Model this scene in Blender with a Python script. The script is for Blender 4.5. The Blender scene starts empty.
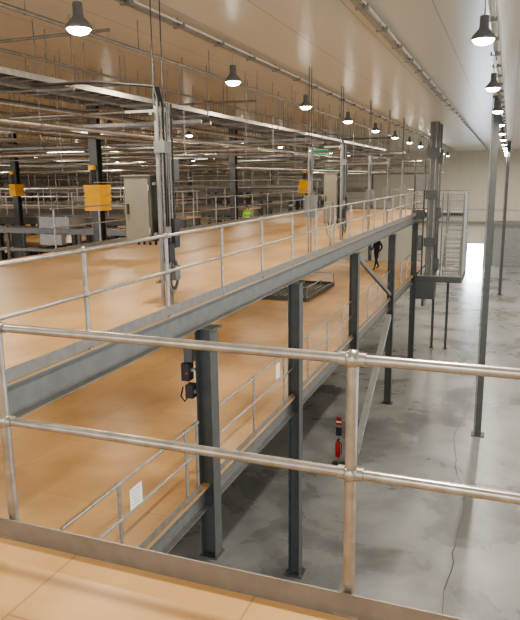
import bpy, math, random
from mathutils import Vector, Matrix
random.seed(4)
ZC=8.8            # eye height above the concrete floor; heights below are relative to the eye
sc=bpy.context.scene
# ------------------------------------------------------------------ materials
def nt(name):
    m=bpy.data.materials.new(name); m.use_nodes=True
    n=m.node_tree.nodes; b=n['Principled BSDF']; return m,m.node_tree,n,b
def simple(name,c,rough=.5,metal=0,var=.12,scale=6,spec=.5,c2=None):
    m,t,n,b=nt(name)
    tc=n.new('ShaderNodeTexCoord'); nz=n.new('ShaderNodeTexNoise'); nz.inputs['Scale'].default_value=scale
    nz.inputs['Detail'].default_value=4
    rp=n.new('ShaderNodeValToRGB')
    a=[max(0,x*(1-var)) for x in c]; d=[min(1,x*(1+var)) for x in c]
    if c2: d=list(c2)
    rp.color_ramp.elements[0].position=.3; rp.color_ramp.elements[1].position=.7
    rp.color_ramp.elements[0].color=(*a,1); rp.color_ramp.elements[1].color=(*d,1)
    t.links.new(tc.outputs['Object'],nz.inputs['Vector']); t.links.new(nz.outputs['Fac'],rp.inputs['Fac'])
    t.links.new(rp.outputs['Color'],b.inputs['Base Color'])
    b.inputs['Roughness'].default_value=rough; b.inputs['Metallic'].default_value=metal
    b.inputs['Specular IOR Level'].default_value=spec
    return m
def emis(name,c,s):
    m,t,n,b=nt(name); b.inputs['Base Color'].default_value=(*c,1)
    b.inputs['Emission Color'].default_value=(*c,1); b.inputs['Emission Strength'].default_value=s; return m
def deckmat():
    m,t,n,b=nt('varnished_plywood')
    tc=n.new('ShaderNodeTexCoord'); mp=n.new('ShaderNodeMapping'); mp.inputs['Rotation'].default_value=(0,0,math.pi/2)
    br=n.new('ShaderNodeTexBrick'); br.inputs['Scale'].default_value=1
    br.inputs['Brick Width'].default_value=3.6; br.inputs['Row Height'].default_value=.9
    br.inputs['Mortar Size'].default_value=.005; br.inputs['Bias'].default_value=0
    br.inputs['Color1'].default_value=(.50,.315,.145,1); br.inputs['Color2'].default_value=(.565,.36,.17,1)
    br.inputs['Mortar'].default_value=(.37,.23,.11,1)
    nz=n.new('ShaderNodeTexNoise'); nz.inputs['Scale'].default_value=.8; nz.inputs['Detail'].default_value=8; nz.inputs['Distortion'].default_value=.7
    mx=n.new('ShaderNodeMix'); mx.data_type='RGBA'; mx.blend_type='MULTIPLY'; mx.inputs[0].default_value=.85
    rp=n.new('ShaderNodeValToRGB'); rp.color_ramp.elements[0].position=.3; rp.color_ramp.elements[1].position=.7
    rp.color_ramp.elements[0].color=(.70,.66,.6,1); rp.color_ramp.elements[1].color=(1,1,1,1)
    t.links.new(tc.outputs['Object'],mp.inputs['Vector']); t.links.new(mp.outputs[0],br.inputs['Vector'])
    t.links.new(tc.outputs['Object'],nz.inputs['Vector']); t.links.new(nz.outputs['Fac'],rp.inputs['Fac'])
    t.links.new(br.outputs['Color'],mx.inputs[6]); t.links.new(rp.outputs['Color'],mx.inputs[7])
    t.links.new(mx.outputs[2],b.inputs['Base Color']); b.inputs['Roughness'].default_value=.38
    b.inputs['Specular IOR Level'].default_value=.35
    return m
def concrete():
    m,t,n,b=nt('polished_concrete')
    tc=n.new('ShaderNodeTexCoord')
    nz=n.new('ShaderNodeTexNoise'); nz.inputs['Scale'].default_value=.33; nz.inputs['Detail'].default_value=10; nz.inputs['Roughness'].default_value=.6; nz.inputs['Distortion'].default_value=.35
    rp=n.new('ShaderNodeValToRGB'); rp.color_ramp.elements[0].position=.36; rp.color_ramp.elements[1].position=.64
    rp.color_ramp.elements[0].color=(.16,.163,.158,1); rp.color_ramp.elements[1].color=(.37,.375,.365,1)
    t.links.new(tc.outputs['Object'],nz.inputs['Vector']); t.links.new(nz.outputs['Fac'],rp.inputs['Fac'])
    t.links.new(rp.outputs['Color'],b.inputs['Base Color'])
    r2=n.new('ShaderNodeMapRange'); r2.inputs[3].default_value=.2; r2.inputs[4].default_value=.36
    t.links.new(nz.outputs['Fac'],r2.inputs[0]); t.links.new(r2.outputs[0],b.inputs['Roughness'])
    return m
def panel(name,c,axis,pitch,rough,dark=.6):
    m,t,n,b=nt(name)
    tc=n.new('ShaderNodeTexCoord'); sp=n.new('ShaderNodeSeparateXYZ'); t.links.new(tc.outputs['Object'],sp.inputs[0])
    dv=n.new('ShaderNodeMath'); dv.operation='DIVIDE'; dv.inputs[1].default_value=pitch; t.links.new(sp.outputs[axis],dv.inputs[0])
    fr=n.new('ShaderNodeMath'); fr.operation='FRACT'; t.links.new(dv.outputs[0],fr.inputs[0])
    lt=n.new('ShaderNodeMath'); lt.operation='LESS_THAN'; lt.inputs[1].default_value=.018; t.links.new(fr.outputs[0],lt.inputs[0])
    mx=n.new('ShaderNodeMix'); mx.data_type='RGBA'; t.links.new(lt.outputs[0],mx.inputs[0])
    mx.inputs[6].default_value=(*c,1); mx.inputs[7].default_value=(*[x*dark for x in c],1)
    t.links.new(mx.outputs[2],b.inputs['Base Color']); b.inputs['Roughness'].default_value=rough
    return m
M=dict(
 deck=deckmat(), conc=concrete(),
 ceil=panel('ceiling_panel',(.64,.58,.46),0,1.2,.3), wall=panel('wall_panel',(.70,.65,.54),0,1.2,.45,.8),
 walls=panel('side_wall_panel',(.68,.63,.52),1,1.2,.45,.8),
 steel=simple('painted_steel_grey',(.085,.088,.084),.42,.1),
 steell=simple('painted_steel_light',(.165,.168,.16),.42,.1),
 galv=simple('galvanised_tube',(.37,.35,.315),.3,.7,.18,14),
 galvd=simple('galvanised_strut',(.27,.255,.225),.38,.5,.15,10),
 toe=simple('toe_plate_steel',(.25,.235,.21),.42,.5,.12,8),
 white=simple('white_paint',(.7,.68,.62),.45), mesh=simple('mesh_grey',(.36,.36,.34),.45,.3),
 cab=simple('cabinet_beige',(.18,.165,.12),.5,.0,.05), cab_shade=simple('cabinet_side_shaded',(.06,.057,.047),.5),
 black=simple('black_plastic',(.02,.02,.022),.5),
 dark=simple('dark_rubber',(.05,.05,.05),.6),
 yellow=simple('safety_yellow',(.9,.47,.01),.45,0,.06),
 red=simple('signal_red',(.40,.015,.012),.35),
 paper=simple('paper',(.8,.8,.76),.7,0,.03),
 lamp=emis('lamp_diffuser',(1,.93,.8),40), batten=emis('batten_diffuser',(1,.96,.88),14),
 green=emis('exit_sign_green',(.02,.5,.22),.7), day=emis('daylight_glass',(.72,.86,1),45),
 crack=simple('joint_sealant',(.085,.085,.08),.7),
 skin=simple('skin',(.55,.33,.23),.5), dkcloth=simple('dark_workwear',(.03,.035,.045),.8),
 hivis=simple('hivis_green',(.32,.62,.05),.7), navy=simple('navy_trousers',(.03,.04,.08),.8),
 hair=simple('dark_hair',(.03,.02,.015),.7), eye=simple('eye_dark',(.01,.01,.01),.2), boots=simple('boots',(.04,.025,.015),.6),
)
# ------------------------------------------------------------------ mesh builder
class B:
    def __init__(s): s.v=[];s.f=[];s.m=[];s.s=[];s.mats=[]
    def mi(s,m):
        if m not in s.mats: s.mats.append(m)
        return s.mats.index(m)
    def add(s,vs,fs,m,sm=False):
        o=len(s.v); s.v+= [tuple(v) for v in vs]; k=s.mi(m)
        for f in fs: s.f.append([i+o for i in f]); s.m.append(k); s.s.append(sm)
    def box(s,x0,x1,y0,y1,z0,z1,m):
        vs=[(x,y,z) for x in(x0,x1) for y in(y0,y1) for z in(z0,z1)]
        s.add(vs,[(0,1,3,2),(4,6,7,5),(0,4,5,1),(2,3,7,6),(0,2,6,4),(1,5,7,3)],m)
    def frame(s,p,q,up=(0,0,1)):
        p=Vector(p);q=Vector(q);d=(q-p).normalized();u=Vector(up)
        if abs(d.dot(u))>.98: u=Vector((0,1,0)) if abs(d.y)<.9 else Vector((1,0,0))
        sd=d.cross(u).normalized(); u=sd.cross(d).normalized(); return p,q,d,sd,u
    def bar(s,p,q,w,h,m,up=(0,0,1),os=0,ou=0):
        p,q,d,sd,u=s.frame(p,q,up); vs=[]
        for e in(p,q):
            for a,b in((-1,-1),(1,-1),(1,1),(-1,1)): vs.append(e+sd*(a*w/2+os)+u*(b*h/2+ou))
        s.add(vs,[(3,2,1,0),(4,5,6,7),(0,1,5,4),(1,2,6,5),(2,3,7,6),(3,0,4,7)],m)
    def ibeam(s,p,q,w,h,m,t=.014,up=(0,0,1)):
        s.bar(p,q,w,t,m,up,0,h/2-t/2); s.bar(p,q,w,t,m,up,0,-h/2+t/2); s.bar(p,q,t*.8,h-2*t,m,up)
    def chan(s,p,q,w,h,m,side=1,t=.014,up=(0,0,1)):
        s.bar(p,q,w,t,m,up,0,h/2-t/2); s.bar(p,q,w,t,m,up,0,-h/2+t/2); s.bar(p,q,t,h-2*t,m,up,side*(w/2-t/2))
    def tube(s,p,q,r,m,n=8,r2=None,caps=True):
        p,q,d,sd,u=s.frame(p,q); r2=r if r2 is None else r2; vs=[]
        for e,rr in((p,r),(q,r2)):
            for i in range(n):
                a=2*math.pi*i/n; vs.append(e+sd*math.cos(a)*rr+u*math.sin(a)*rr)
        s.add(vs,[(i,(i+1)%n,(i+1)%n+n,i+n) for i in range(n)],m,True)
        if caps: s.add(vs[:n],[tuple(range(n))[::-1]],m); s.add(vs[n:],[tuple(range(n))],m)
    def poly(s,pts,r,m,n=8):
        for a,b in zip(pts,pts[1:]): s.tube(a,b,r,m,n)
        for a in pts[1:-1]: s.ball(a,r*1.01,m,n,4)
    def ball(s,c,r,m,n=12,k=8,sx=1,sy=1,sz=1):
        vs=[];fs=[]
        for j in range(k+1):
            t=math.pi*j/k
            for i in range(n):
                a=2*math.pi*i/n; vs.append((c[0]+r*sx*math.sin(t)*math.cos(a),c[1]+r*sy*math.sin(t)*math.sin(a),c[2]+r*sz*math.cos(t)))
        for j in range(k):
            for i in range(n): fs.append((j*n+i,(j+1)*n+i,(j+1)*n+(i+1)%n,j*n+(i+1)%n))
        s.add(vs,fs,m,True)
    def lathe(s,c,prof,m,n=20):
        vs=[];fs=[]
        for r,z in prof:
            for i in range(n):
                a=2*math.pi*i/n; vs.append((c[0]+r*math.cos(a),c[1]+r*math.sin(a),c[2]+z))
        for j in range(len(prof)-1):
            for i in range(n): fs.append((j*n+i,j*n+(i+1)%n,(j+1)*n+(i+1)%n,(j+1)*n+i))
        s.add(vs,fs,m,True)
    def obj(s,name,parent=None,off=ZC,loc=(0,0,0)):
        me=bpy.data.meshes.new(name); me.from_pydata([(x,y,z+off) for x,y,z in s.v],[],s.f)
        for m in s.mats: me.materials.append(M[m])
        me.polygons.foreach_set('material_index',s.m); me.polygons.foreach_set('use_smooth',s.s); me.update()
        o=bpy.data.objects.new(name,me); sc.collection.objects.link(o); o.location=loc
        if parent: o.parent=parent
        return o
FL=-8.8; CE=2.45; UD=-1.725; LD=-4.58; XM=-4.03
# ------------------------------------------------------------------ room shell
b=B(); b.box(-62,14,-12,69,FL-.2,FL,'conc'); b.obj('floor')
b=B(); b.box(-62,14,-12,69,CE,CE+.2,'ceil'); b.obj('ceiling')
b=B()
dx0,dx1,dz=-3.7,-2.05,FL+2.2
b.box(-62,dx0,68.4,68.7,FL,CE,'wall'); b.box(dx1,14,68.4,68.7,FL,CE,'wall'); b.box(dx0,dx1,68.4,68.7,dz,CE,'wall')
b.obj('wall_far')
b=B(); b.box(-62.3,-62,-12,69,FL,CE,'walls'); b.obj('wall_left')
b=B(); z0=FL+7.5
b.box(14,14.3,-12,69,z0,CE,'walls')
for a,c in((-12,-9),(6,8),(22,25),(38,41),(54,69)): b.box(14,14.3,a,c,FL,z0,'walls')  # gaps left in this unseen wall to let daylight onto the floor
b.obj('wall_right')
b=B(); b.box(dx0+.07,dx1-.07,68.5,68.54,FL+.02,dz-.07,'day')
for x in(dx0+.035,dx1-.035): b.box(x-.035,x+.035,68.41,68.6,FL,dz,'steell')
b.box((dx0+dx1)/2-.02,(dx0+dx1)/2+.02,68.42,68.5,FL,dz,'steell')
b.box(dx0,dx1,68.41,68.6,dz-.07,dz,'steell'); b.obj('door_1')
b=B()   # roller doors on far wall
for x in(-1.2,3.6,8.2):
    for k in range(16): b.box(x,x+3.6,68.28-.02*(k%2),68.4,FL+.25*k,FL+.25*k+.24,'mesh')
    b.box(x-.12,x,68.2,68.4,FL,FL+4.2,'steell'); b.box(x+3.6,x+3.72,68.2,68.4,FL,FL+4.2,'steell'); b.box(x-.12,x+3.72,68,68.4,FL+4,FL+4.5,'galvd')
b.obj('door_2')
b=B(); b.box(-12,14,67.9,68.4,-4.6,-4.4,'galvd'); b.box(-12,14,68.2,68.4,-3.2,-3.05,'white'); b.obj('trim_1')
b=B()
cr=[(-.7,34),(-.9,28),(-1.05,24),(-1.3,21.6),(-.95,19),(-.63,17.4),(-.7,15),(-.78,13.1),(-.9,9),(-.8,5)]
pp=[]
for (x,y),(x2,y2) in zip(cr,cr[1:]):
    for k in range(5): t=k/5; pp.append((x+(x2-x)*t+random.uniform(-.05,.05),y+(y2-y)*t))
for (x,y),(x2,y2) in zip(pp,pp[1:]): b.bar((x,y,FL+.002),(x2,y2,FL+.002),random.uniform(.012,.03),.004,'crack')
b.box(-4,13,30.1,30.12,FL,FL+.004,'crack'); b.box(-4,13,45,45.02,FL,FL+.004,'crack')
b.obj('trim_2')
# ------------------------------------------------------------------ guardrails
def rail(p,q,zd,posts,toeside=0,h=1.06,r=.021,name='guardrail',ztoe=.1,mid=.46,balls=True,mat='galv',toe=True):
    p=Vector((p[0],p[1],0));q=Vector((q[0],q[1],0));d=(q-p).normalized();sd=Vector((d.y,-d.x,0)); b=B(); n=12 if balls else 6
    for z in(h,h-mid):
        a=p+Vector((0,0,zd+z));c=q+Vector((0,0,zd+z)); b.tube(a,c,r,mat,n)
    for t in posts:
        c=p+d*t; x,y=c.x,c.y
        b.tube((x,y,zd),(x,y,zd+h),r*1.15,mat,n)
        if balls:
            for z in(h,h-mid):
                b.ball((x,y,zd+z),r*1.75,mat,14,8)
                b.tube((x-d.x*.05,y-d.y*.05,zd+z),(x+d.x*.05,y+d.y*.05,zd+z),r*1.3,mat,n)
        b.box(x-.05,x+.05,y-.05,y+.05,zd,zd+.012,mat)
    if toe:
        o=sd*toeside; b.bar(p+o+Vector((0,0,zd+ztoe/2)),q+o+Vector((0,0,zd+ztoe/2)),.008,ztoe,'toe')
        for t in posts:
            c=p+d*t+o*.6; b.bar(c-d*.03+Vector((0,0,zd+.06)),c+d*.03+Vector((0,0,zd+.06)),abs(toeside)*.9,.05,mat)
    return b.obj(name)
def platform(name,x0,x1,y0,y1,z,edges,th=.04,bd=.34,joist=2.4):
    b=B(); b.box(x0,x1,y0,y1,z-th,z,'deck'); zb=z-th-bd/2
    if 'E' in edges: b.chan((x1-.05,y0,zb),(x1-.05,y1,zb),.1,bd,'steell',-1)
    if 'W' in edges: b.chan((x0+.05,y0,zb),(x0+.05,y1,zb),.1,bd,'steell',1)
    if 'N' in edges: b.chan((x0,y1-.05,zb),(x1,y1-.05,zb),.1,bd,'steell',1)
    if 'S' in edges: b.chan((x0,y0+.05,zb),(x1,y0+.05,zb),.1,bd,'steell',-1)
    y=y0+.6
    while y<y1-.3:
        b.ibeam((x0+.1,y,zb),(x1-.1,y,zb),.14,bd*.85,'steel'); y+=joist
    return b.obj(name)
platform('mezzanine_platform',-4.0,3.4,-3,2.38,UD,'N')
rail((-4.0,2.3),(3.3,2.3),UD,[.1,1.8,3.49,5.2,6.9],toeside=.045,ztoe=.105)
platform('mezzanine_platform',-10.5,XM,-3,36,UD,'EWN')
platform('mezzanine_platform',-24,XM,3.2,36,LD,'ENS')
rail((XM+.0,2.36),(XM+.0,32.2),UD,[3.14+1.72*i-0 for i in range(16)],toeside=.02,h=1.03,ztoe=.12)
rail((-10.4,13),(-10.4,35.8),UD,[.1+1.9*i for i in range(13)],toeside=.02,balls=False)
rail((-10.3,35.9),(XM,35.9),UD,[.1+1.6*i for i in range(4)],toeside=.02,balls=False)
rail((XM-.05,4.9),(XM-.05,8.05),LD,[1.05,2.75,3.1],toeside=.02,h=1.08)
rail((XM-.05,8.55),(XM-.05,30.5),LD,[.05+1.7*i for i in range(13)],toeside=.02,h=1.08)
# ------------------------------------------------------------------ columns
def column(x,y,z0,z1,w=.25,mat='steel',base=True,name='steel_column',up=(1,0,0)):
    b=B(); b.ibeam((x,y,z0),(x,y,z1),w,w,mat,.018,up=up)
    if base:
        b.box(x-w*.8,x+w*.8,y-w*.8,y+w*.8,z0,z0+.025,mat)
        for i in(-1,1):
            for j in(-1,1): b.tube((x+i*w*.62,y+j*w*.62,z0+.02),(x+i*w*.62,y+j*w*.62,z0+.08),.014,'galv',6)
    b.box(x-w*.6,x+w*.6,y-w*.6,y+w*.6,z1-.02,z1,mat)
    return b.obj(name)
for y in(12.6,18.2,24.6,31): column(XM+.0,y,FL,UD-.38)
b=B(); x,y=XM,8.3
b.ibeam((x,y,-5.75),(x,y,UD-.38),.25,.25,'steel',.018,up=(1,0,0)); b.box(x-.15,x+.15,y-.15,y+.15,-5.78,-5.75,'steel')
b.box(x-.2,x+.2,y-.15,y+.15,UD-.4,UD-.38,'steel')
b.obj('steel_column')
for y in(3.5,8.3,12.6,18.2,24.6,31): column(-10.3,y,FL,UD-.38)
for y in(8.3,18.2,31): column(-17,y,FL,LD-.38)
for x,y in((-.52,22.4),(-.22,51.3)):
    b=B(); w=.2; b.ibeam((x,y,FL+.03),(x,y,CE-.04),w,w,'steel',.02,up=(0,1,0)); b.box(x-.22,x+.22,y-.22,y+.22,FL,FL+.03,'steel')
    b.tube((x-.13,y-.06,FL+.1),(x-.13,y-.06,CE-.04),.018,'galv',6); b.box(x-.16,x+.16,y-.16,y+.16,CE-.04,CE,'steel')
    for z in(-6,-3,0): b.box(x-.16,x-.1,y-.1,y-.02,z,z+.05,'galv')
    b.obj('hall_column')
b=B(); b.bar((XM,18.5,FL+.1),(XM,24.3,-5.2),.19,.19,'mesh'); b.box(XM-.1,XM+.1,18.42,18.8,FL,FL+.35,'steell'); b.obj('diagonal_brace')
b=B(); b.bar((XM,18.4,UD-.5),(XM,24.4,LD+.2),.11,.11,'steell'); b.obj('diagonal_brace')
for (x,y,g) in((-11.1,16,.5),(-11.1,36.6,.6),(-20.3,23.2,.3),(-11.1,26,.0),(-20.3,40,.0),(-30,29.5,.0),(-32,47.2,.0),(-20.3,56,0),(-11.1,56,0),(-42,42,0)):
    b=B(); b.ibeam((x,y,FL),(x,y,CE),.26,.26,'steel',.018); b.box(x-.2,x+.2,y-.2,y+.2,FL,FL+.03,'steel')
    if g:
        w=g/2; q=.22 if g<.4 else 0
        b.box(x-w,x+w,y-.26,y+.26,-.85+q,-.12,'yellow')
        for k in range(2 if q else 0,6): b.box(x-w-.02,x+w+.02,y-.28,y+.28,-.85+.13*k,-.85+.13*k+.08,'yellow')
        b.tube((x,y-.2,-.1),(x,y-.2,.35),.03,'black',8); b.box(x-.08,x+.08,y-.28,y-.14,.3,.42,'yellow')
    b.obj('hall_column')
# ------------------------------------------------------------------ far / left equipment
def catwalk(x0,x1,y0,y1,z,cols=True):
    platform('catwalk_platform',x0,x1,y0,y1,z,'EWNS',bd=.3,joist=4)
    for a,c in(((x0,y0+.06),(x1,y0+.06)),((x0,y1-.06),(x1,y1-.06))):
        L=x1-x0; rail(a,c,z,[.05+1.8*i for i in range(int(L/1.8)+1)],balls=False,r=.026,toeside=.02)
    b=B()
    x=x0+1
    while x<x1:
        for y in(y0+.15,y1-.15): b.ibeam((x,y,FL),(x,y,z-.34),.25,.25,'steel',.018)
        x+=5.5
    b.obj('catwalk_column_row')
catwalk(-46,-12.2,30.5,32.2,-1.5)
catwalk(-54,-12.2,44,46,-1.2)
catwalk(-56,-12.2,58,60,-.9)
catwalk(-50,-12.2,38.4,40,-.5)
catwalk(-34,-12.2,23.6,25,-1.55)
catwalk(-18,-11.4,28.4,30.1,-2.95)
def conveyor(x0,x1,y,z,w=.9):
    b=B()
    for s in(-1,1): b.bar((x0,y+s*w/2,z),(x1,y+s*w/2,z),.05,.22,'steell')
    x=x0+.1
    while x<x1: b.tube((x,y-w/2,z+.04),(x,y+w/2,z+.04),.04,'galv',6,caps=False); x+=.3
    x=x0+.4
    while x<x1:
        for s in(-1,1): b.bar((x,y+s*w/2,FL),(x,y+s*w/2,z-.1),.12,.12,'steel')
        b.bar((x,y-w/2,z-.8),(x,y+w/2,z-.8),.08,.08,'steel')
        x+=3.4
    b.bar((x0,y-w/2,z-.75),(x1,y-w/2,z-.75),.08,.12,'steell')
    for x in(x0+4,x0+12,x0+19):
        if x<x1-2: b.box(x,x+1.4,y-w/2-.05,y+w/2+.05,z+.12,z+.55,'galvd'); b.box(x+.2,x+1.2,y-w/2-.3,y-w/2-.05,z-.5,z-.1,'galvd')
    b.obj('roller_conveyor')
conveyor(-36,-12,21,-1.9); conveyor(-46,-12,36.6,-1.6); conveyor(-50,-12,50,-1.4)
b=B(); b.box(-60,-26,26,56,-3.9,-3.85,'deck')
for x in range(-58,-26,6): b.ibeam((x,26,-4.1),(x,56,-4.1),.2,.35,'steel')
for x in range(-58,-26,6):
    for y in(26.5,36,46,55.5): b.ibeam((x,y,FL),(x,y,-4.3),.25,.25,'steel')
b.obj('mezzanine_platform')
for x in(-27.5,-25,-22.3,-19.5,-16,-13):
    b=B(); y=56.3; z=1.15
    b.box(x-.9,x+.9,y,y+.9,z-.55,z+.55,'galvd')
    b.tube((x,y-.12,z),(x,y+.02,z),.5,'black',20)
    for k in range(5):
        a=k*1.2566; b.bar((x,y-.14,z),(x+.44*math.cos(a),y-.14,z+.44*math.sin(a)),.1,.02,'dark',up=(0,1,0))
    b.tube((x,y-.18,z),(x,y-.1,z),.1,'galv',10)
    for s in(-.8,.8): b.tube((x+s,y+.4,z+.5),(x+s,y+.4,CE),.02,'galv',6)
    b.obj('evaporator_fan')
# ------------------------------------------------------------------ services under the ceiling
rods=B()
def tray(p,q,w,z,step=.35,rod=2.4,name='cable_tray'):
    b=B(); p=Vector((p[0],p[1],z));q=Vector((q[0],q[1],z));d=(q-p).normalized();sd=Vector((d.y,-d.x,0));L=(q-p).length
    for s in(-1,1): b.bar(p+sd*s*w/2,q+sd*s*w/2,.025,.08,'galv')
    t=.1
    while t<L: b.bar(p+d*t-sd*w/2,p+d*t+sd*w/2,.03,.02,'galvd'); t+=step
    for k in range(3): b.tube(p+sd*(-.3+.25*k)*w+Vector((0,0,.04)),q+sd*(-.3+.25*k)*w+Vector((0,0,.04)),.025,'dark',6)
    t=.5
    while t<L:
        b.bar(p+d*t-sd*(w/2+.06)+Vector((0,0,-.06)),p+d*t+sd*(w/2+.06)+Vector((0,0,-.06)),.04,.04,'galvd')
        for s in(-1,1):
            c=p+d*t+sd*s*(w/2+.04); rods.tube((c.x,c.y,z-.1),(c.x,c.y,CE),.009,'galvd',5,caps=False)
        t+=rod
    b.obj(name)
tray((-6.7,1),(-6.7,36),.6,1.45)
tray((-8.9,1),(-8.9,50),.4,1.75,.35,1.9)
tray((-13.2,4),(-13.2,60),.5,1.55,.6,2.4)
tray((-36,13.5),(-6.4,13.5),.5,1.25,.4,2)
tray((-40,22),(-6.4,22),.5,1.3,.5,2)
tray((-50,34),(-5,34),.6,1.2,.7,2.4)
tray((-54,48),(-5,48),.6,1.2,1,3)
tray((-20,8),(-20,60),.4,1.5,.8,2.4)
tray((-29,12),(-29,60),.4,1.45,.8,2.4)
for i in range(22):
    x=-5.3-random.random()*10; y=11+random.random()*24; rods.tube((x,y,random.choice((.2,.5,.9,1.2))),(x,y,CE),.009,'galvd',5,caps=False)
rods.obj('tray_suspension_rods')
def pipe(pts,r,mat='galvd',name='service_pipe',hang=2.6):
    b=B(); b.poly(pts,r,mat,8)
    for a,c in zip(pts,pts[1:]):
        a=Vector(a);c=Vector(c);L=(c-a).length
        if abs(a.z-c.z)>.05: continue
        t=.6
        while t<L:
            p=a+(c-a).normalized()*t
            if p.z<CE-.1: b.tube((p.x,p.y,p.z),(p.x,p.y,CE),.008,'galvd',5,caps=False); b.ball((p.x,p.y,p.z),r*1.3,'galvd',8,4)
            t+=hang
    b.obj(name)
for x,r in((-2.1,.05),(-.45,.03),(-4.95,.04),(-12.5,.04),(-20.5,.04),(-28.5,.04),(-37,.04)):
    b=B(); b.bar((x,1,CE-.12),(x,62,CE-.12),r*1.6,.05,'galv'); b.tube((x+.09,1,CE-.1),(x+.09,62,CE-.1),.014,'white',6)
    y=2
    while y<62: b.tube((x,y,CE-.12),(x,y,CE),.008,'galvd',5); b.box(x-.06,x+.12,y-.03,y+.03,CE-.16,CE-.09,'galvd'); y+=1.5
    b.obj('strut_rail')
pipe([(-7.6,1,.95),(-7.6,34,.95)],.045,'galv'); pipe([(-10.9,2,1.2),(-10.9,56,1.2)],.07,'galv')
pipe([(-16,4,.9),(-16,60,.9)],.06,'galv'); pipe([(-24,8,.8),(-24,60,.8)],.07,'galv')
pipe([(-5.6,1,2.0),(-5.6,56,2.0)],.03,hang=2.6); pipe([(-9.9,1,2.05),(-9.9,56,2.05)],.05); pipe([(-15,1,2.1),(-15,56,2.1)],.05)
pipe([(-40,17,.8),(-6.5,17,.8)],.05,'galv',hang=3.2); pipe([(-40,28.5,.6),(-5,28.5,.6)],.06,'galv'); pipe([(-50,40.2,.9),(-5,40.2,.9)],.06); pipe([(-50,54,.3),(-5,54,.3)],.07)
pipe([(-36,10.5,1.7),(-6.5,10.5,1.7)],.03,hang=3.5)
pipe([(-36,15.6,1.9),(-6,15.6,1.9)],.03); pipe([(-38,25,1.0),(-6,25,1.0)],.05,'galv'); pipe([(-44,31.5,.9),(-6,31.5,.9)],.05); pipe([(-46,44.5,.8),(-6,44.5,.8)],.06)
pipe([(-5.9,14,.25),(-5.9,34,.25)],.022,hang=1.9)
pipe([(-9.8,14,-.05),(-9.8,35,-.05)],.02,hang=2.3)
for i,(x,z) in enumerate(((-7.3,1.95),(-8.1,1.3),(-10.3,1.7),(-11.9,1.0),(-14.1,1.25),(-17.5,1.8),(-18.5,1.1),(-22,1.9),(-26.5,1.2),(-33,1.5))):
    pipe([(x,1.5+.2*i,z),(x,52,z)],.025+.012*(i%3),('galvd','galv','steell')[i%3],hang=2.4+.4*(i%3))
for i,(y,z) in enumerate(((8.6,2.15),(11.3,1.3),(14.6,1.6),(18.2,.7),(20.4,1.1),(23.4,.5),(26.6,1.6),(30.2,.5),(32.8,1.9),(37.5,.5),(42.4,.35),(46.5,1.5),(51.6,.8))):
    pipe([(-34-.4*i,y,z),(-5.6-(i%4)*.7,y,z)],.025+.01*(i%3),('galvd','galv','steell')[i%3],hang=2.8+.4*(i%3))
# ------------------------------------------------------------------ lamps
base=B()
base.lathe((0,0,0),[(.0,.30),(.055,.30),(.06,.29),(.062,.16),(.075,.13),(.15,.045),(.158,.0),(.145,.0),(.14,.02)],'steell',24)
base.lathe((0,0,0),[(.0,-.065),(.06,-.06),(.11,-.04),(.145,.005)],'lamp',24)
base.tube((0,0,.3),(0,0,.60),.008,'galv',6); base.box(-.04,.04,-.04,.04,.55,.60,'galvd')
lo=base.obj('pendant_lamp',off=0); lme=lo.data; bpy.data.objects.remove(lo)
LC=(1,.88,.73)
ld=bpy.data.lights.new('lamp_light','AREA'); ld.shape='DISK'; ld.size=.27; ld.energy=95; ld.color=LC
ldr=ld.copy(); ldr.energy=140; ldr.color=(1,.94,.85)
ld2=ld.copy(); ld2.energy=400
def pend(x,y,z,l=None):
    o=bpy.data.objects.new('pendant_lamp',lme); sc.collection.objects.link(o); o.location=(x,y,z+ZC)
    if l:
        a=bpy.data.objects.new('lamp_glow',l); sc.collection.objects.link(a); a.parent=o; a.location=(0,0,-.075)
for i in range(12): pend(-4.95-.02*i,6.95+4.75*i,1.78,ld)
for i in range(11): pend(-.45,9.6+5.2*i,1.78,ldr)
for i in range(9): pend(-12.5,7.4+4.8*1.2*i,1.78,ld)
for X in(-20.5,-28.5,-37):
    for i in range(6): pend(X,12+9*i,1.78,ld2 if i%2==0 else None)
for y in(-4,2.2): pend(-4.9,y,1.78,ld)
for y in(-3,3.5): pend(-.45,y,1.78,ldr)
for y in(2,16,30,44,58): pend(7,y,1.78,ld2)
bl=bpy.data.lights.new('batten_light','AREA'); bl.shape='RECTANGLE'; bl.size=1.2; bl.size_y=.1; bl.energy=25; bl.color=(1,.88,.72)
def batten(x,y,z,light=True,L=1.2):
    b=B(); b.box(-L/2,L/2,-.06,.06,0,.06,'white'); b.box(-L/2+.02,L/2-.02,-.045,.045,-.02,0,'batten')
    for s in(-.45,.45): b.tube((s,0,.06),(s,0,.075 if light else .7),.015,'galv',6)
    o=b.obj('batten_light',off=0,loc=(x,y,z+ZC))
    if light:
        a=bpy.data.objects.new('added_deck_fill',bl); sc.collection.objects.link(a); a.parent=o; a.location=(0,0,-.04)
for x in(-6,-9):
    for y in(5,8.8,13.4,18.2,23,27.8,33): batten(x,y,UD-.46)  # unseen under-deck fittings, added to brighten the lower deck
for (x,y) in((-22,38),(-26,43),(-31,39),(-35,47),(-24,51),(-30,53),(-18,43),(-16,52),(-40,52),(-44,45),(-33,33),(-25,33),(-14.5,39),(-38,57),(-27,57)): batten(x,y,1.7,False,2.6)
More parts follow.
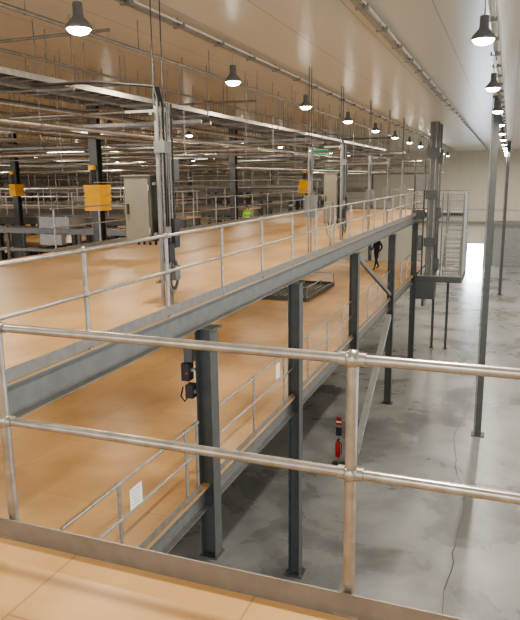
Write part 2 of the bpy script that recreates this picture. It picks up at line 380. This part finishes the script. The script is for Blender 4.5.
# ------------------------------------------------------------------ exit signs
for (x,y,z) in((-7.75,27.8,.95),(-31,41,.9),(-14,52.8,.6),(-28,41,.9)):
    b=B(); b.box(x-.28,x+.28,y,y+.05,z,z+.26,'green'); b.box(x-.3,x+.3,y+.01,y+.07,z-.02,z+.28,'white')
    b.box(x-.05,x+.02,y-.004,y,z+.05,z+.17,'paper'); b.ball((x-.01,y-.002,z+.2),.025,'paper',8,4,1,.2,1); b.box(x+.06,x+.2,y-.004,y,z+.1,z+.14,'paper')
    for s in(-.2,.2): b.tube((x+s,y+.04,z+.26),(x+s,y+.04,CE),.006,'galvd',5)
    b.obj('exit_sign')
# ------------------------------------------------------------------ control cabinet stations
def station(x,y,zb,zt_,w,d,ztop):
    b=B()
    for s in(0,.24): b.bar((x+.02,y+s,UD),(x+.02,y+s,ztop),.041,.041,'galvd',up=(1,0,0)); b.box(x-.06,x+.1,y+s-.06,y+s+.06,UD,UD+.012,'galv')
    for z in(UD+.35,zb+.1,zt_-.1,ztop-.1): b.bar((x-.02,y-.08,z),(x-.02,y+.34,z),.041,.041,'galvd')
    b.bar((x-.5,y+.1,ztop-.05),(x+.1,y+.1,ztop-.05),.035,.035,'galvd')
    for s in(0,.24): b.tube((x,y+s,ztop),(x,y+s,CE),.009,'steel',6)
    for k in range(6): b.tube((x+.06+.01*k,y-.03+.055*k,UD+.5+.07*k),(x+.06+.01*k,y-.03+.055*k,ztop+.05),.014,('steell','galvd','dark')[k%3],8)
    for k in range(4): b.poly([(x+.07,y+.04*k,ztop),(x+.0,y+.04*k,ztop+.25),(x-1.0,y+.1+.04*k,ztop+.38),(x-2.2,y+.3+.04*k,ztop+.42)],.013,'dark',6)
    X0=x-.06-w; X1=x-.06
    b.box(X0,X1,y-.1,y-.1+d,zb,zt_,'cab'); b.box(X0+.02,X1-.02,y-.125,y-.1,zb+.02,zt_-.02,'cab')
    b.box(X1,X1+.012,y-.1,y-.1+d,zb,zt_,'cab_shade')  # darker side plate: the cabinet's shade put into its colour
    b.box(X0+.05,X0+.08,y-.145,y-.125,(zb+zt_)/2-.07,(zb+zt_)/2+.07,'black')
    for z in(zb+.15,zt_-.15): b.tube((X1-.01,y-.13,z-.04),(X1-.01,y-.13,z+.04),.012,'galv',8)
    b.box(X0-.02,X1+.02,y-.14,y+d-.08,zt_,zt_+.02,'cab')
    for z in(zb+.12,zt_-.12): b.bar((X0+.02,y-.1+d+.02,z),(x+.02,y-.1+d+.02,z),.04,.04,'galvd')
    for k in range(4): b.tube((X0+.1+.09*k,y+.05,zb-.06),(X0+.1+.09*k,y+.05,zb),.018,'black',8)
    b.box(x+.04,x+.16,y-.02,y+.12,UD+.62,UD+.88,'black'); b.box(x+.04,x+.15,y+.14,y+.28,UD+.35,UD+.55,'steell')
    b.box(x+.04,x+.13,y,y+.1,UD+.95,UD+1.1,'galvd'); b.box(x-.02,x+.14,y+.22,y+.36,zt_-.05,zt_+.22,'steel'); b.box(x,x+.16,y-.06,y+.06,.35,.5,'steell'); b.box(x+.03,x+.15,y+.16,y+.3,UD+.8,UD+1.2,'dark')
    for r in(.17,.2,.225,.24):
        pts=[(x+.12,y+.14+r*.6*math.cos(a),UD+.42+r*math.sin(a)) for a in [2*math.pi*i/20 for i in range(21)]]
        for p,q in zip(pts,pts[1:]): b.tube(p,q,.013,'dark' if r<.22 else 'galvd',6,caps=False)
    b.poly([(x+.06,y+.1,UD+.9),(x+.12,y+.0,UD+.6),(x+.1,y+.02,UD+.3),(x+.06,y+.1,UD+.1)],.012,'black',6)
    b.obj('electrical_cabinet')
station(-4.42,7.75,-.82,.05,.40,.34,.95)
station(-4.42,17.9,-1.25,.12,.38,.35,.9)
b=B()
pts=[(-4.3,16.4+.45*math.cos(a),-1.05+.45*math.sin(a)) for a in [2*math.pi*i/28 for i in range(29)]]
for p,q in zip(pts,pts[1:]): b.tube(p,q,.014,'galvd',6,caps=False)
b.tube((-4.3,16.4,UD),(-4.3,16.4,-.6),.02,'galv',8); b.box(-4.36,-4.24,16.34,16.46,UD,UD+.01,'galv'); b.bar((-4.3,16.15,-.62),(-4.3,16.65,-.62),.03,.03,'galv'); b.obj('cable_hoop')
for y in(14.6,21.5,25,28.5):
    b=B()
    for k in range(2): b.bar((-4.35,y+.2*k,UD),(-4.35,y+.2*k,.7),.032,.032,'galvd',up=(1,0,0)); b.tube((-4.35,y+.2*k,.7),(-4.35,y+.2*k,CE),.009,'steel',6)
    for z in(-1.2,-.6,0,.65): b.bar((-4.35,y,z),(-4.35,y+.2,z),.03,.03,'galvd')
    b.box(-4.45,-4.2,y,y+.22,-.9,-.4,'steell'); b.tube((-4.3,y+.1,-.4),(-4.3,y+.1,.7),.015,'steell',6); b.box(-4.4,-4.3,y+.02,y+.18,.1,.4,'steel')
    b.obj('conduit_riser')
b=B(); x=XM-.22; y=8.1
b.box(x-.02,x+.1,y-.05,y+.1,-3.15,-2.95,'black'); b.box(x-.06,x+.06,y-.08,y+.08,-2.88,-2.62,'black'); b.box(x-.03,x+.1,y-.04,y+.06,-2.6,-2.35,'steel')
b.tube((x,y,-2.62),(x,y,UD-.38),.014,'galvd',8); b.tube((x+.03,y-.09,-2.76),(x+.03,y-.075,-2.76),.018,'red',10); b.poly([(x,y,-3.15),(x-.06,y,-3.22),(x-.12,y,-3.15),(x-.08,y,-3.0)],.01,'black',6)
b.box(x,x+.12,y-.01,y+.03,-2.75,-2.7,'galv'); b.box(x,x+.12,y-.01,y+.03,-3.08,-3.03,'galv')
b.obj('isolator_switch')
def notice(x,y,z,w=.21,h=.3):
    b=B(); b.bar((x,y-w/2,z),(x,y+w/2,z),.004,h,'paper')
    for k in range(5): b.box(x+.0025,x+.004,y-w*.35,y+w*.3,z+.09-.045*k,z+.096-.045*k,'galvd')
    for s in(-1,1): b.tube((x,y+s*w*.4,z+h/2-.02),(x,y+s*w*.4,z+h/2+.04),.004,'galv',5)
    b.obj('paper_notice')
notice(XM-.01,6.25,LD+.80,.27,.27); notice(XM-.01,11.5,LD+.88)
b=B(); X0,X1,Y0,Y1=-9.6,-6.9,23,27
for a,c in(((X0,Y0),(X1,Y0)),((X0,Y1),(X1,Y1)),((X0,Y0),(X0,Y1)),((X1,Y0),(X1,Y1))):
    b.bar((*a,LD+.08),(*c,LD+.08),.08,.16,'steel')
    b.bar((*a,LD+.55),(*c,LD+.55),.03,.03,'galv')
for x in(X0,X1):
    for y in(Y0,(Y0+Y1)/2,Y1): b.bar((x,y,LD),(x,y,LD+.57),.03,.03,'galv')
b.box(X0,X1,Y0,Y1,LD+.005,LD+.02,'steel')
x=X0+.15
while x<X1: b.bar((x,Y0,LD+.06),(x,Y1,LD+.06),.02,.04,'galv'); x+=.18
b.obj('floor_hatch')
b=B(); x,y=-4.5,18.5
b.bar((x,y,FL),(x,y,FL+1.6),.05,.05,'galv',up=(1,0,0)); b.box(x-.2,x+.2,y-.15,y+.15,FL,FL+.02,'steel'); b.box(x-.08,x+.08,y-.03,y-.02,FL+1.3,FL+1.55,'red'); b.box(x-.08,x+.08,y-.035,y-.02,FL+1.38,FL+1.43,'paper')
b.box(x-.09,x+.09,y-.035,y-.02,FL+.95,FL+1.22,'black')
b.lathe((x,y-.11,FL+.3),[(0,0),(.075,0),(.08,.02),(.08,.42),(.06,.48),(.025,.51),(.025,.55),(0,.55)],'red',16)
b.box(x-.02,x+.05,y-.2,y-.08,FL+.84,FL+.87,'black'); b.poly([(x,y-.12,FL+.84),(x+.12,y-.15,FL+.75),(x+.12,y-.16,FL+.4)],.012,'black',6)
b.box(x-.1,x+.1,y-.04,y-.02,FL+.34,FL+.38,'galv'); b.obj('fire_extinguisher_stand')
# ------------------------------------------------------------------ vertical goods lift + stair tower at end of mezzanine
b=B()
mx,my=-3.35,31.3
for dy in(0,1.6): b.chan((mx,my+dy,-5.7),(mx,my+dy,CE),.38,.26,'steell',1,.02,up=(0,1,0)); b.tube((mx+.1,my+dy-.16,-5.5),(mx+.1,my+dy-.16,CE),.03,'galvd',8); b.tube((mx-.12,my+dy-.16,-5.5),(mx-.12,my+dy-.16,CE),.022,'galvd',8)
for dx in(-.45,.0): b.tube((mx-.35+dx,my-.1,-5.5),(mx-.35+dx,my-.1,.8),.035,'steel',8)
z=-5.4
while z<.8: b.tube((mx-.8,my-.1,z),(mx-.35,my-.1,z),.015,'galvd',6); z+=.3
for z in(-5.2,-3.2,-1.0,.9): b.box(mx-.28,mx+.28,my-.26,my+.2,z,z+.4,'steel'); b.bar((mx,my,z+.15),(mx,my+1.6,z+.15),.1,.1,'steell')
for z in(-4.3,-1.9,.6): b.box(mx+.2,mx+.42,my-.1,my+.2,z,z+.5,'steel')
b.box(mx-.9,mx-.3,my-.3,my+.1,-1.9,-1.5,'steel'); b.box(mx-.8,mx-.4,my-.2,my+.1,-3.4,-2.7,'steell'); b.box(mx-.75,mx-.3,my-.2,my+.1,-.6,.1,'steell')
b.box(mx-.6,mx+.3,my-.3,my+.5,-5.7,LD-.3,'steel')
b.tube((mx-.2,my+.1,-5.7),(mx-.2,my+.1,-6.1),.12,'galvd',12)
b.obj('goods_lift')
b=B(); X0,X1,Y0,Y1,Z0,Z1=mx+.5,mx+1.45,my,my+2.6,LD,UD+1.0
b.box(mx-.55,mx+1.5,my-.2,my+2.8,LD-.3,LD-.04,'steel'); b.box(mx-.55,mx+1.5,my-.2,my+2.8,LD-.04,LD,'galvd')
for (lx,ly) in((mx+.0,my+2.6),(mx+.7,my+2.6)): b.bar((lx,ly,FL),(lx,ly,LD-.3),.12,.12,'steel',up=(1,0,0)); b.box(lx-.12,lx+.12,ly-.12,ly+.12,FL,FL+.02,'steel')
for x in(X0,X1):
    for y in(Y0,Y1): b.bar((x,y,Z0),(x,y,Z1),.06,.06,'steell',up=(1,0,0))
def meshpanel(p,q):
    p=Vector(p);q=Vector(q);L=(q-p).length;d=(q-p).normalized();t=0
    while t<=L: c=p+d*t; b.tube((c.x,c.y,Z0),(c.x,c.y,Z1),.008,'mesh',4,caps=False); t+=.12
    z=Z0
    while z<=Z1: b.tube((p.x,p.y,z),(q.x,q.y,z),.011,'mesh',4,caps=False); z+=.14
    for z in(Z0+.03,(Z0+Z1)/2,Z1): b.bar((p.x,p.y,z),(q.x,q.y,z),.05,.06,'mesh')
meshpanel((X0,Y0,0),(X1,Y0,0)); meshpanel((X1,Y0,0),(X1,Y1,0))
n=14; rise=(UD-LD)/n
for i in range(n):
    z=LD+rise*(i+1); y=Y0+.25+.165*i
    b.box(X0+.12,X1-.12,y,y+.24,z-.05,z,'mesh')
for x in(X0+.1,X1-.1):
    b.bar((x,Y0+.2,LD+.1),(x,Y1-.05,UD),.05,.22,'steell'); b.tube((x,Y0+.2,LD+1.0),(x,Y1-.05,UD+.95),.021,'galv',8); b.tube((x,Y0+.2,LD+.55),(x,Y1-.05,UD+.5),.018,'galv',8)
    for k in range(4):
        t=k/3; y=Y0+.2+t*(Y1-Y0-.3); z=LD+.05+t*(UD-LD-.1); b.tube((x,y,z),(x,y,z+.95),.021,'galv',8)
b.box(XM+.02,X1+.05,Y1,Y1+1.1,UD-.06,UD,'mesh'); b.bar((XM+.02,Y1+.05,UD-.15),(X1,Y1+.05,UD-.15),.08,.18,'steel')
for z in(.5,1.03): b.tube((XM+.1,Y1+1.08,UD+z),(X1,Y1+1.08,UD+z),.021,'galv',8); b.tube((X1,Y1,UD+z),(X1,Y1+1.08,UD+z),.021,'galv',8)
b.obj('steel_staircase')
# ------------------------------------------------------------------ people
def person(name,loc,yaw,top,legs,step=.3,H=1.76,hat=None):
    P=[('pel',(0,0,.93),.135),('waist',(0,0,1.08),.125),('chest',(0,.01,1.3),.15),('neckb',(0,.0,1.46),.075),('neck',(0,.015,1.53),.052),('head',(0,.03,1.63),.085),('crown',(0,.025,1.70),.07),
     ('hl',(-.09,0,.88),.095),('kl',(-.1,step*.55,.5),.062),('al',(-.1,step*.9,.09),.042),('tl',(-.11,step*.9+.16,.04),.038),
     ('hr',(.09,0,.88),.095),('kr',(.1,-step*.2,.49),.062),('ar',(.1,-step*.95,.12),.042),('tr',(.11,-step*.95+.15,.04),.038),
     ('sl',(-.17,0,1.41),.07),('el',(-.25,-.06-step*.2,1.13),.047),('wl',(-.24,.08,.9),.032),('pl',(-.235,.11,.83),.034),
     ('sr',(.17,0,1.41),.07),('er',(.25,-.04,1.13),.047),('wr',(.24,.12+step*.2,.93),.032),('pr',(.235,.16+step*.2,.86),.034)]
    idx={k:i for i,(k,_,_) in enumerate(P)}
    E=[('pel','waist'),('waist','chest'),('chest','neckb'),('neckb','neck'),('neck','head'),('head','crown'),('pel','hl'),('hl','kl'),('kl','al'),('al','tl'),('pel','hr'),('hr','kr'),('kr','ar'),('ar','tr'),
       ('chest','sl'),('sl','el'),('el','wl'),('wl','pl'),('chest','sr'),('sr','er'),('er','wr'),('wr','pr')]
    me=bpy.data.meshes.new(name); me.from_pydata([p for _,p,_ in P],[(idx[a],idx[c]) for a,c in E],[])
    o=bpy.data.objects.new(name,me); sc.collection.objects.link(o)
    o.modifiers.new('skin','SKIN')
    sv=me.skin_vertices[0].data
    for i,(_,_,r) in enumerate(P): sv[i].radius=(r*(1.15 if i<3 else 1),r*(.85 if i<3 else 1))
    sv[0].use_root=True
    s=o.modifiers.new('sub','SUBSURF'); s.levels=2; s.render_levels=2
    dg=bpy.context.evaluated_depsgraph_get(); em=bpy.data.meshes.new_from_object(o.evaluated_get(dg))
    bpy.data.objects.remove(o)
    em.materials.clear()
    for k in('skin',top,legs,'boots'): em.materials.append(M[k])
    for f in em.polygons:
        c=f.center; z=c.z; f.use_smooth=True
        if z<.13: k=3
        elif z<.94 and abs(c.x)<.205: k=2
        elif z>1.5: k=0
        elif abs(c.x)>.2 and z<.95: k=0
        else: k=1
        f.material_index=k
    ob=bpy.data.objects.new(name,em); sc.collection.objects.link(ob)
    ob.location=(loc[0],loc[1],loc[2]+ZC); ob.rotation_euler=(0,0,yaw); ob.scale=(H/1.76,)*3
    h=B()
    for s in(-1,1):
        h.ball((s*.032,.108,1.645),.012,'eye',8,6); h.ball((s*.085,.03,1.635),.024,'skin',8,6,.4,.8,1.2)
    h.ball((0,.125,1.615),.016,'skin',8,6,.8,1,1.4); h.ball((0,.108,1.58),.02,'red',8,6,1.2,.4,.3); h.ball((0,.07,1.555),.035,'skin',8,6,1,.9,.7)
    h.ball((0,.012,1.675),.1,'hair' if not hat else hat,14,8,.93,1.05,.85)
    if hat: h.lathe((0,.03,1.69),[(.09,.01),(.125,-.005),(.125,-.012),(.09,-.012)],hat,16)
    for s,(px,py,pz) in((-1,(-.235,.11,.83)),(1,(.235,.16+step*.2,.86))):
        for k,(dy,L) in enumerate(((-.03,.06),(-.01,.075),(.01,.08),(.03,.07))):
            h.tube((px,py+dy,pz),(px-s*.005,py+dy+.01,pz-L*.75),.0095,'skin',6,.0085); h.tube((px-s*.005,py+dy+.01,pz-L*.75),(px-s*.02,py+dy+.02,pz-L*1.2),.0085,'skin',6,.0065)
        h.tube((px-s*.01,py+.03,pz+.03),(px-s*.03,py+.065,pz-.02),.011,'skin',6,.008)
    if top=='hivis':
        for z in(1.12,1.3): h.lathe((0,0,z),[(.165,0),(.167,.05)],'paper',16)
    h.obj('head_and_hand_details',parent=ob,off=0)
    return ob
person('walking_person',(-6.1,32.6,LD),2.6,'dkcloth','dkcloth',.28,1.76)
person('worker_in_hivis_vest',(-11.8,29.2,-2.95),.9,'hivis','navy',.12)
# ------------------------------------------------------------------ world + camera
w=bpy.data.worlds.new('world'); sc.world=w; w.use_nodes=True
w.node_tree.nodes['Background'].inputs[0].default_value=(.88,.93,1,1); w.node_tree.nodes['Background'].inputs[1].default_value=2.0
f=645; p=math.radians(11.5); th=math.radians(20.95); ro=.0107
fw=Vector((-math.sin(th)*math.cos(p),math.cos(th)*math.cos(p),-math.sin(p)))
r0=Vector((math.cos(th),math.sin(th),0)); u0=r0.cross(fw)
up=u0*math.cos(ro)+r0*math.sin(ro); rt=r0*math.cos(ro)-u0*math.sin(ro)
cd=bpy.data.cameras.new('camera'); cd.sensor_fit='HORIZONTAL'; cd.sensor_width=36; cd.lens=36*f/520; cd.clip_end=300
cam=bpy.data.objects.new('camera',cd); sc.collection.objects.link(cam)
m=Matrix((rt,up,-fw)).transposed().to_4x4(); m.translation=(0,0,ZC); cam.matrix_world=m
sc.camera=cam
sc.view_settings.view_transform='AgX'; sc.view_settings.look='AgX - Medium High Contrast'; sc.view_settings.exposure=.15
